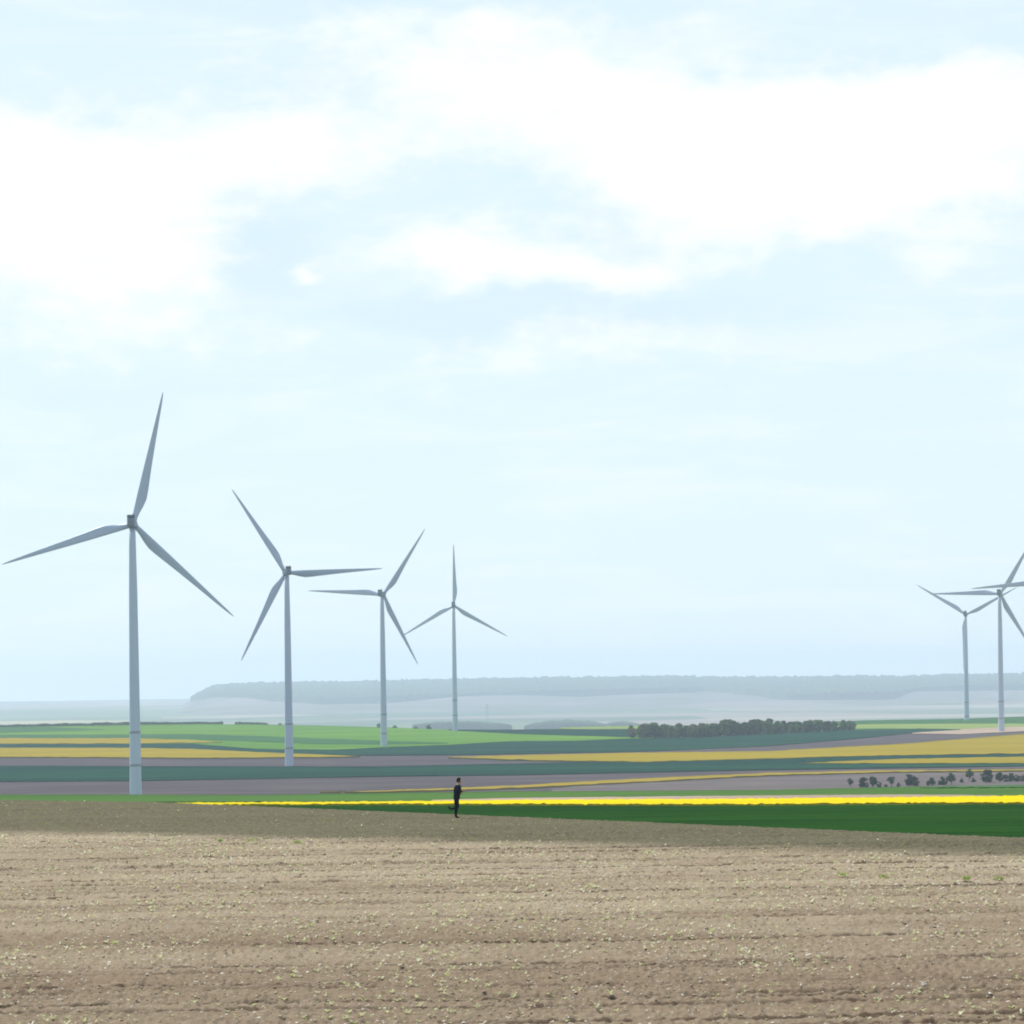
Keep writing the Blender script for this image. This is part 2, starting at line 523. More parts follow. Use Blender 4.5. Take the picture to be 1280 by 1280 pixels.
# yellow rape of the plain
field(ZP, [(L0, 921), (0, 922.5), (160, 922.5), (240, 925), (278, 927.6)], [(L0, 930), (0, 930.5), (160, 930), (240, 929), (278, 928.4)], M['rape_far'], .70, .22, ST, 'narrow yellow rape strip on the left, upper one', rough=1.2)
field(ZP, [(L0, 934), (0, 934.5), (160, 934.5), (240, 936), (320, 940), (400, 943), (450, 945.4)], [(L0, 946), (0, 947), (160, 947.8), (240, 948.3), (320, 948), (400, 947.3), (450, 946.4)], M['rape_far'], .70, .22, ST, 'wider yellow rape strip on the left behind the tallest turbine', rough=1.2)
field(ZP, [(560, 946), (600, 945), (640, 944), (800, 940.5), (960, 938.7), (1060, 933), (1120, 930), (1200, 923.5), (1280, 917), (L1, 890)],
      [(560, 947.5), (600, 949), (640, 950.6), (800, 953.5), (960, 949.5), (1060, 946.5), (1120, 945), (1280, 943), (L1, 938)], M['rape_far'], .75, .25, ST, 'broad yellow rape field climbing to the right turbine', rough=1.2)
field(ZP, [(1000, 954), (1060, 951), (1120, 948.5), (1280, 945.5), (L1, 940)], [(1000, 955), (1060, 955.5), (1120, 955.5), (1280, 955), (L1, 949)], M['rape_far'], .72, .25, ST, 'lower yellow rape strip at the right edge', rough=1.2)
field(ZP, [(400, 990.3), (480, 988), (560, 985), (640, 981.8), (800, 973), (960, 966), (1120, 962.8), (1280, 961.5), (L1, 955)],
      [(400, 991.2), (480, 990.8), (560, 988.8), (640, 986.5), (800, 978.5), (960, 970.3), (1120, 966), (1280, 964.5), (L1, 959)], M['rape_thin'], .66, .2, ST, 'thin ochre yellow rape line crossing the middle of the plain', rough=.8)
# the near shelf
field(ZS, [(L0, 994.5), (0, 993.3), (160, 993.3), (320, 993.8), (480, 991.3), (560, 990.3), (640, 989.3), (800, 988.8), (960, 987.3), (1060, 985.3), (1120, 983.8), (1280, 981.3), (L1, 976)],
      [(L0, 1016), (0, 1010), (640, 1006), (960, 1003), (1280, 999), (L1, 994)], M['crop_near_light'], .12, label='fresh light green strip just behind the ploughed rise', step=8, rows=16)
field(ZS, [(1150, 984.0), (1200, 982.3), (1280, 981.2), (L1, 975.5)], [(1150, 984.6), (1200, 984.5), (1280, 984), (L1, 979)], M['verge'], .22, label='rough grass verge at the foot of the hedgerow', name='grass_verge', rough=.4, step=5)
field(ZS, [(540, 1000), (640, 997.3), (800, 995.8), (960, 994.3), (1120, 993), (1200, 993.6), (1250, 994.6)], [(540, 1003), (640, 1003), (800, 1001), (960, 1000), (1120, 999), (1250, 996.5)], M['soil_tan'], .16, label='thin tan strip of dry soil behind the bright yellow field', name='ploughed_field')
field(ZS, [(L0, 1009), (0, 1006), (160, 1005), (200, 1004.4), (240, 1003.6), (320, 1003), (480, 1002), (640, 1000), (800, 999), (960, 998), (1120, 996.4), (1280, 994.5), (L1, 990)],
      [(L0, 1016), (0, 1012), (160, 1009.5), (320, 1008.2), (480, 1007.5), (640, 1007.8), (800, 1008.2), (960, 1008), (1120, 1006.7), (1280, 1006), (L1, 1002)], M['rape_near'], .42, .12, ST, 'brilliant yellow rape strip behind the running person', step=4, rough=.12, rows=14)
field(ZS, [(L0, 1004), (0, 1003), (640, 1001), (1280, 1000), (L1, 997)], [(L0, 1030), (0, 1010), (220, 1012), (640, 1032), (1280, 1058), (L1, 1076)], M['crop_near_dark'], .20, label='deep green wheat in front of the brilliant yellow strip', step=6, rows=60)


# ------------------------------------------------------------------ foreground field
def soil_material():
    m = bpy.data.materials.new('tilled_soil')
    m.use_nodes = True
    g = N(m.node_tree)
    bs = m.node_tree.nodes['Principled BSDF']
    tc = g.new('ShaderNodeTexCoord').outputs['Object']
    big = g.noise(g.scaled(tc, (.05, .22, 1), (0, 0, SOIL_ROW)), 1.0, 5).outputs['Fac']
    rows = g.noise(g.scaled(tc, (.12, 2.2, 1), (0, 0, SOIL_ROW)), 1.0, 4).outputs['Fac']
    med = g.noise(tc, 2.5, 5, .65).outputs['Fac']
    fin = g.noise(tc, 17.0, 4, .7).outputs['Fac']
    c = g.mix(g.smooth(big, .35, .68), (.268, .212, .142), (.348, .284, .196))
    sy = g.new('ShaderNodeSeparateXYZ')
    g.put(sy.inputs[0], tc)
    near_brown = g.smooth(g.m('ADD', sy.outputs[1], g.m('MULTIPLY', g.m('SUBTRACT', big, .5), 30.0)), 74.0, 40.0)     # soil turns darker and browner towards the near end
    c = g.mix(g.m('MULTIPLY', near_brown, .68), c, (.168, .120, .080))
    c = g.mix(g.m('MULTIPLY', g.smooth(rows, .48, .75), .55), c, (.20, .140, .100))
    c = g.mix(g.m('MULTIPLY', g.smooth(med, .5, .8), .5), c, (.40, .335, .25))
    c = g.mix(g.m('MULTIPLY', g.smooth(fin, .52, .75), .55), c, (.175, .125, .092))
    c = g.mix(g.m('MULTIPLY', g.smooth(fin, .44, .28), .55), c, (.45, .38, .29))
    fsh = g.new('ShaderNodeAttribute', attribute_name='furrow_shade')
    c = g.mix(g.m('MULTIPLY', g.smooth(fsh.outputs['Fac'], .03, .45), .85), c, (.085, .058, .040))  # shade inside the furrows, put into the soil colour as dark lines
    at = g.new('ShaderNodeAttribute', attribute_name='crest_band')
    hc = g.mix(g.smooth(med, .35, .7), (.088, .084, .052), (.118, .108, .072))  # duller olive soil tones of the band below the crest
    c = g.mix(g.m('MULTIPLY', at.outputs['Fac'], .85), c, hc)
    g.put(bs.inputs['Base Color'], c)
    bs.inputs['Roughness'].default_value = .95
    bs.inputs['Specular IOR Level'].default_value = 0.0
    b = g.new('ShaderNodeBump')
    b.inputs['Strength'].default_value = .8
    b.inputs['Distance'].default_value = .05
    g.put(b.inputs['Height'], g.noise(tc, 22.0, 4, .7).outputs['Fac'])
    g.put(bs.inputs['Normal'], b.outputs[0])
    return m


def row_coord(x, y):
    return y - 0.045 * x + 0.25 * np.sin(x * 0.11) + 0.12 * np.sin(x * 0.37 + 1.0)


FR = random.Random(17)
FURROWS = []
_t = 26.0
while _t < 175:
    FURROWS.append((_t, FR.choice([.25, .35, .5, .7, 1.0]), FR.uniform(.10, .24), FR.randrange(1000)))
    _t += FR.choice([.35, .5, .5, .9, 1.3, 1.9]) * FR.uniform(.8, 1.25)
FT = np.array([f[0] for f in FURROWS])


def furrow(x, y):
    """0..1: how deep a tine or wheel mark runs here; marks fade in and out along their length"""
    t = row_coord(x, y) + .16 * (fbm(x * .5, y * .5, 3, 5) - .5)
    i = np.clip(np.searchsorted(FT, t), 1, len(FT) - 1)
    i = np.where(np.abs(FT[i - 1] - t) < np.abs(FT[i] - t), i - 1, i)
    amp = np.array([f[1] for f in FURROWS])[i]
    w = np.array([f[2] for f in FURROWS])[i]
    fade = sstep(.26, .60, vnoise(x * .055 + i * 17.3, i * 3.7 + 0 * x, 61))
    rag = .55 + .45 * vnoise(x * 2.3, t * 2.0, 62)
    return amp * fade * rag * np.exp(-((t - FT[i]) / w) ** 2)


def soil_relief(x, y):
    t = row_coord(x, y)
    w = t + 0.2 * (fbm(x * 0.35, y * 0.35, 3, 5) - .5)
    amp = 0.4 + 0.9 * vnoise(x * 0.06, t * 0.9, 31)
    z = 0.014 * amp * np.sin(2 * np.pi * w / 0.5) - 0.10 * furrow(x, y)
    z += 0.05 * (fbm(x * .9, y * 1.6, 3, 9) - .5)
    cl = fbm(x * 5.0, y * 7.0, 3, 13)
    z += 0.040 * sstep(.50, .80, cl) + 0.035 * (fbm(x * 9, y * 13, 2, 21) - .5)
    z += 0.055 * (vnoise(x * 13, y * 5.5, 71) - .5) * (.5 + vnoise(x * .8, y * .5, 72))
    return z


BAND_LOW = [(-400, 1034), (0, 1041), (300, 1046), (640, 1056), (960, 1063), (1280, 1071), (1700, 1080)]
hq = np.array([on_level(px, py, ZN) for px, py in BAND_LOW])


def crest_band(x, y):  # mask of the darker soil band below the crest
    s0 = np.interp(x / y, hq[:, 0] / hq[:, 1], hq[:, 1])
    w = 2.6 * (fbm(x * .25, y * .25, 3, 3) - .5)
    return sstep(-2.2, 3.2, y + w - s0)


def build_soil():
    u = np.linspace(-0.26, 0.26, 1040)
    # rows equally spaced on screen from 36 m to the crest and a little over it
    d = 1.0 / np.linspace(1 / 36.0, 1 / 78.0, 420)
    u2 = u[None, :]
    a = np.full_like(u, 260.0)
    for p, n in EDGES:
        den = u * n[0] + n[1]
        a = np.where(den > 1e-3, np.minimum(a, (p @ n + 6.0) / np.maximum(den, 1e-3)), a)
    d1 = 1.0 / (1 / 78.0 + (1 / np.maximum(a, 79)[None, :] - 1 / 78.0) * np.linspace(0, 1, 260)[1:, None])
    D = np.vstack([np.repeat(d[:, None], len(u), 1), d1])
    X = D * u2
    Z = terrain(X, D) + soil_relief(X, D) * np.where(edge_dist(X, D) > -1, .7, 1.0)
    nr, nc = D.shape
    me = quads_mesh('tilled_field', np.stack([X, D, Z], -1).reshape(-1, 3), grid_faces(nr, nc), smooth=True)
    at = me.attributes.new('crest_band', 'FLOAT', 'POINT')
    at.data.foreach_set('value', crest_band(X, D).astype(np.float32).ravel())
    at = me.attributes.new('furrow_shade', 'FLOAT', 'POINT')  # furrow depth, drives the groove shade painted into the soil
    at.data.foreach_set('value', furrow(X, D).astype(np.float32).ravel())
    o = link('tilled_field', me, soil_material())
    tag(o, 'brown tilled field with shallow furrows and scattered seedlings in the foreground', kind='structure')


build_soil()


def ground_z(x, y):
    return terrain(x, y) + soil_relief(x, y)


# ------------------------------------------------------------------ far country: ridges, hanging woods
def build_ridge(name, ridge, d0, d1, zbase, mat, label, kind, lift=0.0, low=None, jag=0.0, seed=2, step=4.0):
    """a hill whose skyline is the traced ridge at depth d1; from low (traced) or its foot at d0 upwards"""
    pxs = np.arange(ridge[0][0], ridge[-1][0] + 1, step)
    ry = np.interp(pxs, *zip(*ridge))
    rng = np.random.default_rng(seed)
    rows = 22
    V = []
    top = np.array([at_depth(p, q, d1) for p, q in zip(pxs, ry)])
    for k in range(rows + 1):
        t = k / rows
        dd = d0 + (d1 - d0) * t
        prof = t ** 1.15 * (1 - .25 * t) / .75                     # concave foot, rounded brow
        x = top[:, 0] * dd / d1
        z = zbase + (top[:, 2] - zbase) * prof
        z = z + (7 * np.sin(x * .004 + k) + 12 * (fbm(x * .003, np.full_like(x, dd * .003), 3, seed) - .5)) * math.sin(math.pi * t)
        V.append(np.column_stack([x, np.full_like(x, dd), z]))
    V.append(np.column_stack([top[:, 0] * 1.06, top[:, 1] * 1.06, top[:, 2] - 6]))
    V.append(np.column_stack([top[:, 0] * 1.09, top[:, 1] * 1.09, np.full(len(pxs), zbase - 5)]))
    me = quads_mesh(name, np.vstack(V), grid_faces(len(V), len(pxs)), smooth=True)
    return tag(link(name, me, mat), label, kind=kind)


RIDGE = [(60, 914), (110, 904), (150, 898), (190, 892), (215, 887), (235, 878), (250, 869), (265, 862), (290, 858.8), (330, 857.5), (420, 856.5), (520, 854), (600, 852.5), (700, 850.8), (780, 850), (860, 848.8), (880, 850.5), (920, 850.5), (1000, 850.2), (1050, 849), (1130, 849.5), (1200, 847.5), (1280, 846), (1400, 843), (1750, 842)]
WOOD_LOW = [(236, 879), (250, 874), (300, 873.5), (345, 876), (400, 879), (470, 877.5), (560, 874), (640, 871.5), (720, 868), (800, 866.5), (880, 866), (950, 869), (1000, 875), (1060, 877), (1110, 872), (1160, 864), (1280, 861), (1400, 858), (1750, 857)]
M['hill'] = material('chalk_hill', (.12, .12, .10), .95, [((.0016, .0016, .006), 0, 1.0, 4, (.20, .165, .16), .42, .62), ((.003, .003, .02), 0, 1.4, 3, (.08, .105, .065), .5, .7)])
M['hill_far'] = material('far_hill', (.15, .17, .13), .95, [((.001, .001, .008), 0, 1.0, 4, (.25, .24, .2), .42, .62)])
M['far_wood'] = material('far_wood_crowns', (.030, .055, .028), .95, [((.01, .01, .02), 0, 1.0, 4, (.05, .085, .035), .4, .65)])
build_ridge('hills', [(-600, 877), (-200, 876), (0, 877), (60, 876.3), (130, 877.2), (200, 876), (240, 877.5), (300, 881), (380, 888), (480, 905)], 9800, 11800, ZF - 5, M['hill_far'], 'distant pale blue ridge at the far left skyline', 'structure', seed=8)
build_ridge('hills', RIDGE, 6800, 9600, ZF - 5, M['hill'], 'long flat topped hazy hill across the horizon', 'structure', seed=3)


def build_hanging_wood():
    """the wooded brow of the long hill: a thick canopy laid over its upper slope"""
    pxs = np.arange(238, 1740, 1.5)
    ry = np.interp(pxs, *zip(*RIDGE))
    ly = np.maximum(np.interp(pxs, *zip(*WOOD_LOW)), ry + 1)
    rows = 14
    tt = np.linspace(.3, 1, 200)
    dd = 6800 + 2800 * tt
    P = [[] for _ in range(rows + 3)]
    for i, p in enumerate(pxs):
        zt = at_depth(p, ry[i], 9600).z
        zz = (ZF - 5) + (zt - (ZF - 5)) * tt ** 1.15 * (1 - .25 * tt) / .75
        slope = zz / dd
        for k in range(rows + 1):
            yy = ly[i] + (ry[i] - ly[i]) * k / rows
            a, b = ray(p, yy)
            d = float(np.interp(b, slope, dd))
            up = 9 + 9 * vnoise(np.array([p * .35]), np.array([k * 3.3]), 7)[0] + 5 * vnoise(np.array([p * .9]), np.array([k * 1.0]), 9)[0]
            q = (a * d, d, b * d + up)
            if k == 0:
                P[0].append((a * d, d - 2, b * d - 30))
            P[k + 1].append(q)
        P[rows + 2].append((a * d * 1.03, d * 1.03, b * d - 40))
    me = quads_mesh('wood', np.vstack([np.array(r) for r in P]), grid_faces(len(P), len(pxs)))
    tag(link('wood', me, M['far_wood']), 'dark wooded brow along the top of the long hazy hill', 'wood', kind='stuff')


build_hanging_wood()


# ------------------------------------------------------------------ trees
def leaf_mat(name, a, b):
    return material(name, a, .75, [((1, 1, 1), 0, .9, 3, b, .4, .65)], trans=.42)


M['bark'] = material('bark', (.075, .058, .042), .95, [((3, 3, .6), 0, 3, 3, (.12, .095, .07), .4, .7)])
LEAF = [leaf_mat('dark_leaves', (.040, .085, .024), (.062, .115, .030)), leaf_mat('olive_leaves', (.11, .135, .045), (.15, .155, .06)),
        leaf_mat('fresh_leaves', (.085, .165, .038), (.12, .205, .05)), leaf_mat('budding_leaves', (.155, .135, .08), (.19, .165, .10)), leaf_mat('hedge_leaves', (.020, .048, .016), (.030, .065, .020))]


def tube(V, Fc, pts, rads, seg=6):
    base = len(V)
    for i, (p, r) in enumerate(zip(pts, rads)):
        p = Vector(p)
        dirv = (Vector(pts[min(i + 1, len(pts) - 1)]) - Vector(pts[max(i - 1, 0)])).normalized()
        q = dirv.to_track_quat('Z', 'Y')
        for k in range(seg):
            a = 2 * math.pi * k / seg
            V.append(p + q @ Vector((r * math.cos(a), r * math.sin(a), 0)))
    for i in range(len(pts) - 1):
        for k in range(seg):
            a, b = base + i * seg + k, base + i * seg + (k + 1) % seg
            Fc.append((a, b, b + seg, a + seg))
    Fc.append(tuple(base + k for k in reversed(range(seg))))
    Fc.append(tuple(base + (len(pts) - 1) * seg + k for k in range(seg)))


def tree_meshes(seed, shape):
    """unit-height tree: (trunk mesh, crown mesh). shape: crown foot, width, clumps, pointedness"""
    r = random.Random(seed)
    foot, wid, nclump, point = shape
    V, Fc = [], []
    lean = r.uniform(-.04, .04)
    tube(V, Fc, [(0, 0, -.04), (lean * .3, 0, .2), (lean, .01, .5), (lean * 1.2, 0, .8)], [.035, .026, .018, .006])
    cl = []
    for k in range(nclump):
        t = r.random()
        z = foot + (1 - foot) * (.08 + .84 * t)
        w = wid * (math.sin(math.pi * (0.12 + .80 * t)) ** .7) * (1 - point * t)
        a = r.uniform(0, 2 * math.pi)
        rr = w * math.sqrt(r.random()) * .8
        cl.append((rr * math.cos(a) + lean, rr * math.sin(a), z, (.075 + .075 * r.random()) * (1 - .4 * point * t)))
    for c in cl[::3]:
        z0 = max(.15, c[2] - .28)
        tube(V, Fc, [(lean * .8, 0, z0), (c[0] * .5, c[1] * .5, (z0 + c[2]) / 2), (c[0], c[1], c[2])], [.011, .007, .003], 4)
    trunk = mesh('trunk', V, Fc)
    LV, LF = [], []
    for (x, y, z, s) in cl:
        for q in range(34):
            dv = Vector((r.gauss(0, 1), r.gauss(0, 1), r.gauss(0, .8))).normalized() * s * (.55 + .6 * r.random())
            c = Vector((x, y, z)) + dv
            if c.z < .02:
                c.z = .02 + .03 * r.random()
            nrm = (dv.normalized() + Vector((r.gauss(0, .5), r.gauss(0, .5), r.gauss(0, .5)))).normalized()
            qd = nrm.to_track_quat('Z', 'Y')
            sz = s * r.uniform(.22, .42)
            an = r.uniform(0, 6.28)
            b = len(LV)
            for (ex, ey) in ((-1, -.6), (.9, -.75), (1.05, .6), (-.85, .8)):
                LV.append(c + qd @ Vector((sz * (ex * math.cos(an) - ey * math.sin(an)), sz * (ex * math.sin(an) + ey * math.cos(an)), 0)))
            LF.append((b, b + 1, b + 2, b + 3))
    return trunk, mesh('crown', LV, LF)


SHAPES = [(.02, .36, 30, .25), (.08, .30, 26, .35), (.0, .42, 32, .2), (.10, .26, 24, .6), (-.05, .55, 26, .1), (.32, .30, 15, .1)]
TREES = [[tree_meshes(100 + 7 * i + j, s) for j in range(2)] for i, s in enumerate(SHAPES)]


def crown_variant(me, mat, cache={}):
    key = (me.name, mat.name)
    if key not in cache:
        c = me.copy()
        c.name = 'crown'
        c.materials.append(mat)
        cache[key] = c
    return cache[key]


for fam in TREES:
    for tr, cr in fam:
        tr.materials.append(M['bark'])


def tree(loc, h, wscale, shape, var, leaf, rz, label, cat='tree', group=None, name='tree'):
    e = empty(name, loc, rz)
    e.scale = (h * wscale, h * wscale, h)
    tag(e, label, cat, group)
    tr, cr = TREES[shape][var]
    link('trunk', tr, None, e)
    link('crown', crown_variant(cr, LEAF[leaf]), None, e)
    return e


def build_wood_trees():
    r = random.Random(5)
    base = [(778, 922.5), (870, 922), (960, 917.5), (1030, 914.5), (1072, 912.5)]
    tops = [(778, 906), (800, 906), (812, 904), (845, 905), (865, 904.5), (900, 903.5), (905, 899), (925, 903), (940, 900), (958, 899.5), (966, 899.5), (985, 903), (1005, 901), (1020, 899.5), (1040, 899.5), (1058, 899.5), (1072, 903)]
    n = 0
    for row, (dback, count) in enumerate(((0, 30), (14, 30), (30, 28))):
        for k in range(count):
            px = 784 + (1068 - 784) * (k + r.uniform(.1, .9)) / count
            by = np.interp(px, *zip(*base))
            q = cast(px, by, .4)
            y = q[1] + dback + r.uniform(-4, 4)
            x = q[0] * y / q[1]
            ty = np.interp(px, *zip(*tops)) + r.uniform(-1.6, 2.4) + (2.5 if row == 0 else 0)
            a, b = ray(px, ty)
            zt = float(terrain(x, y))
            h = max(5.0, b * y - zt)
            leaf = r.choice([0, 0, 2, 0] if px > 890 else [0, 1, 2, 2, 3])
            kind = {0: 'dark green', 1: 'olive', 2: 'fresh green', 3: 'brownish budding'}[leaf]
            shp = r.choice([0, 0, 1, 2, 3 if row else 0])
            place = ['front', 'middle', 'back'][row]
            tree((x, y, zt), h, r.uniform(1.15, 1.6), shp, r.randrange(2), leaf, r.uniform(0, 6.28),
                 f'{kind} tree in the {place} row of the small wood on the plain', group='trees of the small wood on the plain')


build_wood_trees()

ORD = ['leftmost', 'second', 'third', 'fourth', 'fifth', 'sixth', 'seventh', 'eighth', 'ninth', 'tenth', 'eleventh', 'twelfth', 'thirteenth', 'fourteenth', 'fifteenth', 'sixteenth', 'seventeenth', 'eighteenth', 'nineteenth', 'twentieth', 'twenty-first', 'twenty-second', 'twenty-third', 'twenty-fourth', 'twenty-fifth', 'twenty-sixth', 'twenty-seventh', 'twenty-eighth']
# hedgerow on the right: pixel x, foot y, top y, width in px, shape, leaf
HEDGE = [(1062.5, 983, 974, 7, 5, 0), (1079.5, 983.5, 972, 12, 0, 0), (1091, 983, 971, 9, 1, 0), (1099, 983.5, 978, 7, 4, 0), (1107, 983.5, 980.5, 5, 4, 0), (1114.5, 983, 971.5, 9, 5, 2),
         (1123.5, 983, 978.5, 5, 4, 0), (1137.5, 982, 969, 10, 1, 0), (1143, 982, 971.5, 11, 2, 0), (1160, 981.5, 976, 5, 4, 0), (1165, 981.5, 972.5, 8, 1, 2), (1178.5, 980.5, 971.5, 14, 4, 0), (1189.5, 980.5, 967.5, 9, 5, 0),
         (1202, 977.5, 973.5, 6, 4, 0), (1211.5, 975.5, 962, 8, 5, 2), (1217, 977, 973, 7, 4, 0), (1232.5, 977.5, 963, 13, 2, 0), (1237, 977, 962.5, 8, 0, 0), (1250, 976.5, 966, 9, 1, 0), (1257, 976.5, 969, 8, 2, 0), (1264, 976.5, 967, 8, 0, 2), (1271, 976, 969.5, 9, 4, 0), (1279, 976, 969, 8, 4, 0), (1288, 976, 967, 10, 0, 0)]
KIND = {0: 'round dark tree', 1: 'upright bushy tree', 2: 'broad dark tree', 4: 'low spreading shrub', 5: 'slender tree with a bare stem'}
for i, (px, fy, ty, w, shp, leaf) in enumerate(HEDGE):
    d = float(on_level(px, fy + 1.0, ZP)[1])
    a, b = ray(px, fy)
    zt = float(terrain(a * d, d))
    h = (ray(px, ty - 1.0)[1] - zt / d) * d
    sw = 2 * SHAPES[shp][1] * .95
    tree((a * d, d, zt), h, min(2.6, max(.6, 1.25 * (w / F * d) / (sw * h))), shp, i % 2, 4 if leaf == 0 else 0, i * 1.7,
         f'{KIND[shp]}, {ORD[i]} from the left in the right hedgerow', 'shrub' if shp == 4 else 'tree', 'trees and shrubs of the right hedgerow', 'shrub' if shp == 4 else 'tree')

# lone bushes on the left skyline
for i, (px, w, hpx, lab) in enumerate(((474, 9, 5, 'dark bush on the skyline just left of the third turbine tower'), (494, 9, 2.6, 'low dark bush on the skyline right of the third turbine tower'), (519, 7, 2.0, 'lowest small bush on the skyline between two turbine towers'),
                                     (536, 10, 5.0, 'round dark bush on the skyline left of the fourth turbine tower'), (333, 8, 2.2, 'small dark bush on the skyline left of the second turbine tower'), (350, 7, 2.0, 'tiny dark bush on the skyline beside the second turbine tower'))):
    ytop = np.interp(px, *zip(*P_TOP))
    q = cast(px, ytop + 1.2, 0)
    zt = float(terrain(*q))
    h = hpx * q[1] / F + .8
    tree((q[0], q[1], zt), h, (w / F * q[1]) / (1.05 * h), 4, i % 2, 0, i, lab, 'bush', name='bush')


def build_hedge():
    """low unbroken hedge along the left skyline"""
    r = random.Random(77)
    LV, LF = [], []
    for px in np.arange(-60, 330, .55):
        ytop = np.interp(px, *zip(*P_TOP))
        q = cast(px, ytop + .6, 0)
        zt = float(terrain(*q))
        hh = 1.0 + 2.0 * fbm(np.array([px * .09]), np.array([3.3]), 3, 8)[0] * (1 if px < 210 else .75)
        if px > 200 and vnoise(np.array([px * .07]), np.array([1.5]), 4)[0] < .4:
            continue
        for k in range(12):
            c = Vector((q[0] + r.gauss(0, .5), q[1] + r.gauss(0, .7), zt + hh * r.random()))
            qd = Vector((r.gauss(0, 1), r.gauss(0, 1) - .5, r.gauss(0, 1))).normalized().to_track_quat('Z', 'Y')
            sz = r.uniform(.3, .6)
            b = len(LV)
            for e in ((-1, -1), (1, -.8), (.8, 1), (-1, .9)):
                LV.append(c + qd @ Vector((e[0] * sz, e[1] * sz, 0)))
            LF.append((b, b + 1, b + 2, b + 3))
    o = link('hedge', mesh('hedge', LV, LF), LEAF[0])
    tag(o, 'low dark hedge running along the left skyline of the plain', 'hedge')


build_hedge()


# far-off woods in the blue lowland behind the plain
def far_woods():
    r = random.Random(9)
    spec = [(655, 765, 899, 909, 4600, 'blue hazy wood mound left of the small wood'), (515, 640, 901, 907, 4600, 'low hazy line of woodland behind the fourth turbine'), (756, 800, 901, 906, 4800, 'faint line of trees beyond the end of the small wood')]
    for (x0, x1, yt, yb, d, lab) in spec:
        pxs = np.arange(x0, x1, .8)
        t = (pxs - x0) / (x1 - x0)
        env = np.sin(np.pi * np.clip(t, 0, 1)) ** .5
        V = []
        for k in range(7):
            s = k / 6
            depth = d + 260 * (s - .5)
            yy = yb + (yt - yb) * env * math.sin(math.pi * min(1, .1 + s * .9)) ** .6 * (.62 + .55 * fbm(pxs * .28, np.full_like(pxs, k * 2.2), 4, 17))
            V.append(np.array([at_depth(a, b, depth) for a, b in zip(pxs, yy)]))
        zl = float(ZF) - 6
        V.insert(0, np.column_stack([V[0][:, :2], np.full(len(pxs), zl)]))
        V.append(np.column_stack([V[-1][:, :2], np.full(len(pxs), zl)]))
        me = quads_mesh('wood', np.vstack(V), grid_faces(len(V), len(pxs)))
        tag(link('wood', me, M['far_wood']), lab, 'wood', kind='stuff')


far_woods()

# ------------------------------------------------------------------ wind turbines
M['tower_paint'] = material('tower_paint', (.43, .50, .62), .45, [((.25, .25, .03), 0, 1.5, 4, (.40, .47, .58), .45, .75)], spec=.35)  # blue of the sky light is put into the tower colour
M['ring_paint'] = material('flange_paint', (.25, .28, .31), .5, spec=.3)
M['blade_paint'] = material('blade_paint', (.38, .45, .57), .4, [((.2, .2, .05), 0, 1.0, 3, (.35, .42, .53), .45, .75)], spec=.35)  # base colour carries the sky light's blue, as on the towers
M['nacelle_paint'] = material('nacelle_paint', (.13, .17, .22), .5, [((.4, .4, .4), 0, 1, 3, (.11, .15, .19), .45, .7)], spec=.3)
M['dark_metal'] = material('dark_metal', (.06, .075, .09), .55, spec=.3)
HUB_H, BLADE_R = 92.0, 45.6


def lathe(prof, seg=24, close=True):
    V, Fc = [], []
    for (r, z) in prof:
        for k in range(seg):
            a = 2 * math.pi * k / seg
            V.append((r * math.cos(a), r * math.sin(a), z))
    for i in range(len(prof) - 1):
        for k in range(seg):
            a, b = i * seg + k, i * seg + (k + 1) % seg
            Fc.append((a, b, b + seg, a + seg))
    if close:
        Fc.append(tuple(reversed(range(seg))))
        Fc.append(tuple((len(prof) - 1) * seg + k for k in range(seg)))
    return V, Fc


def blade_mesh():
    st = [(0.022, 1.85, 1.85, -.92, 0), (.05, 1.80, 1.78, -.90, 4), (.09, 2.15, 1.45, -.90, 12), (.14, 2.85, 1.10, -.90, 14), (.20, 3.40, .85, -.88, 13), (.26, 3.30, .70, -.85, 11),
          (.36, 2.85, .52, -.78, 8), (.48, 2.35, .40, -.68, 5.5), (.60, 1.90, .31, -.56, 3.5), (.72, 1.48, .23, -.44, 2), (.83, 1.10, .16, -.33, 1), (.92, .76, .10, -.23, 0), (.975, .44, .06, -.14, -.5), (1.0, .10, .03, -.04, -.5)]
    n = 14
    V, Fc = [], []
    for (rr, ch, th, le, tw) in st:
        tw = math.radians(tw)
        foil = min(1.0, max(0.0, (rr - .05) / .12))
        for k in range(n):
            a = 2 * math.pi * k / n
            c = .5 - .5 * math.cos(a)                                   # 0 at leading edge
            yy = .5 * th * math.sin(a) * (1 - foil * (.75 * c ** 1.5))
            x = le + ch * c
            V.append((x * math.cos(tw) - yy * math.sin(tw), x * math.sin(tw) + yy * math.cos(tw), rr * BLADE_R))
    for i in range(len(st) - 1):
        for k in range(n):
            a, b = i * n + k, i * n + (k + 1) % n
            Fc.append((a, b, b + n, a + n))
    Fc.append(tuple(reversed(range(n))))
    Fc.append(tuple((len(st) - 1) * n + k for k in range(n)))
    return mesh('blade', V, Fc, smooth=True)


def bevel_box(sx, sy, sz, loc, bev, taper=0.0):
    bm = bmesh.new()
    bmesh.ops.create_cube(bm, size=1)
    for v in bm.verts:
        k = 1 - taper * (v.co.y < 0)
        v.co = Vector((v.co.x * sx * k, v.co.y * sy, v.co.z * sz * k))
    if bev:
        bmesh.ops.bevel(bm, geom=bm.edges[:], offset=bev, segments=3, affect='EDGES', profile=.6)
    bmesh.ops.translate(bm, verts=bm.verts, vec=loc)
    return bm


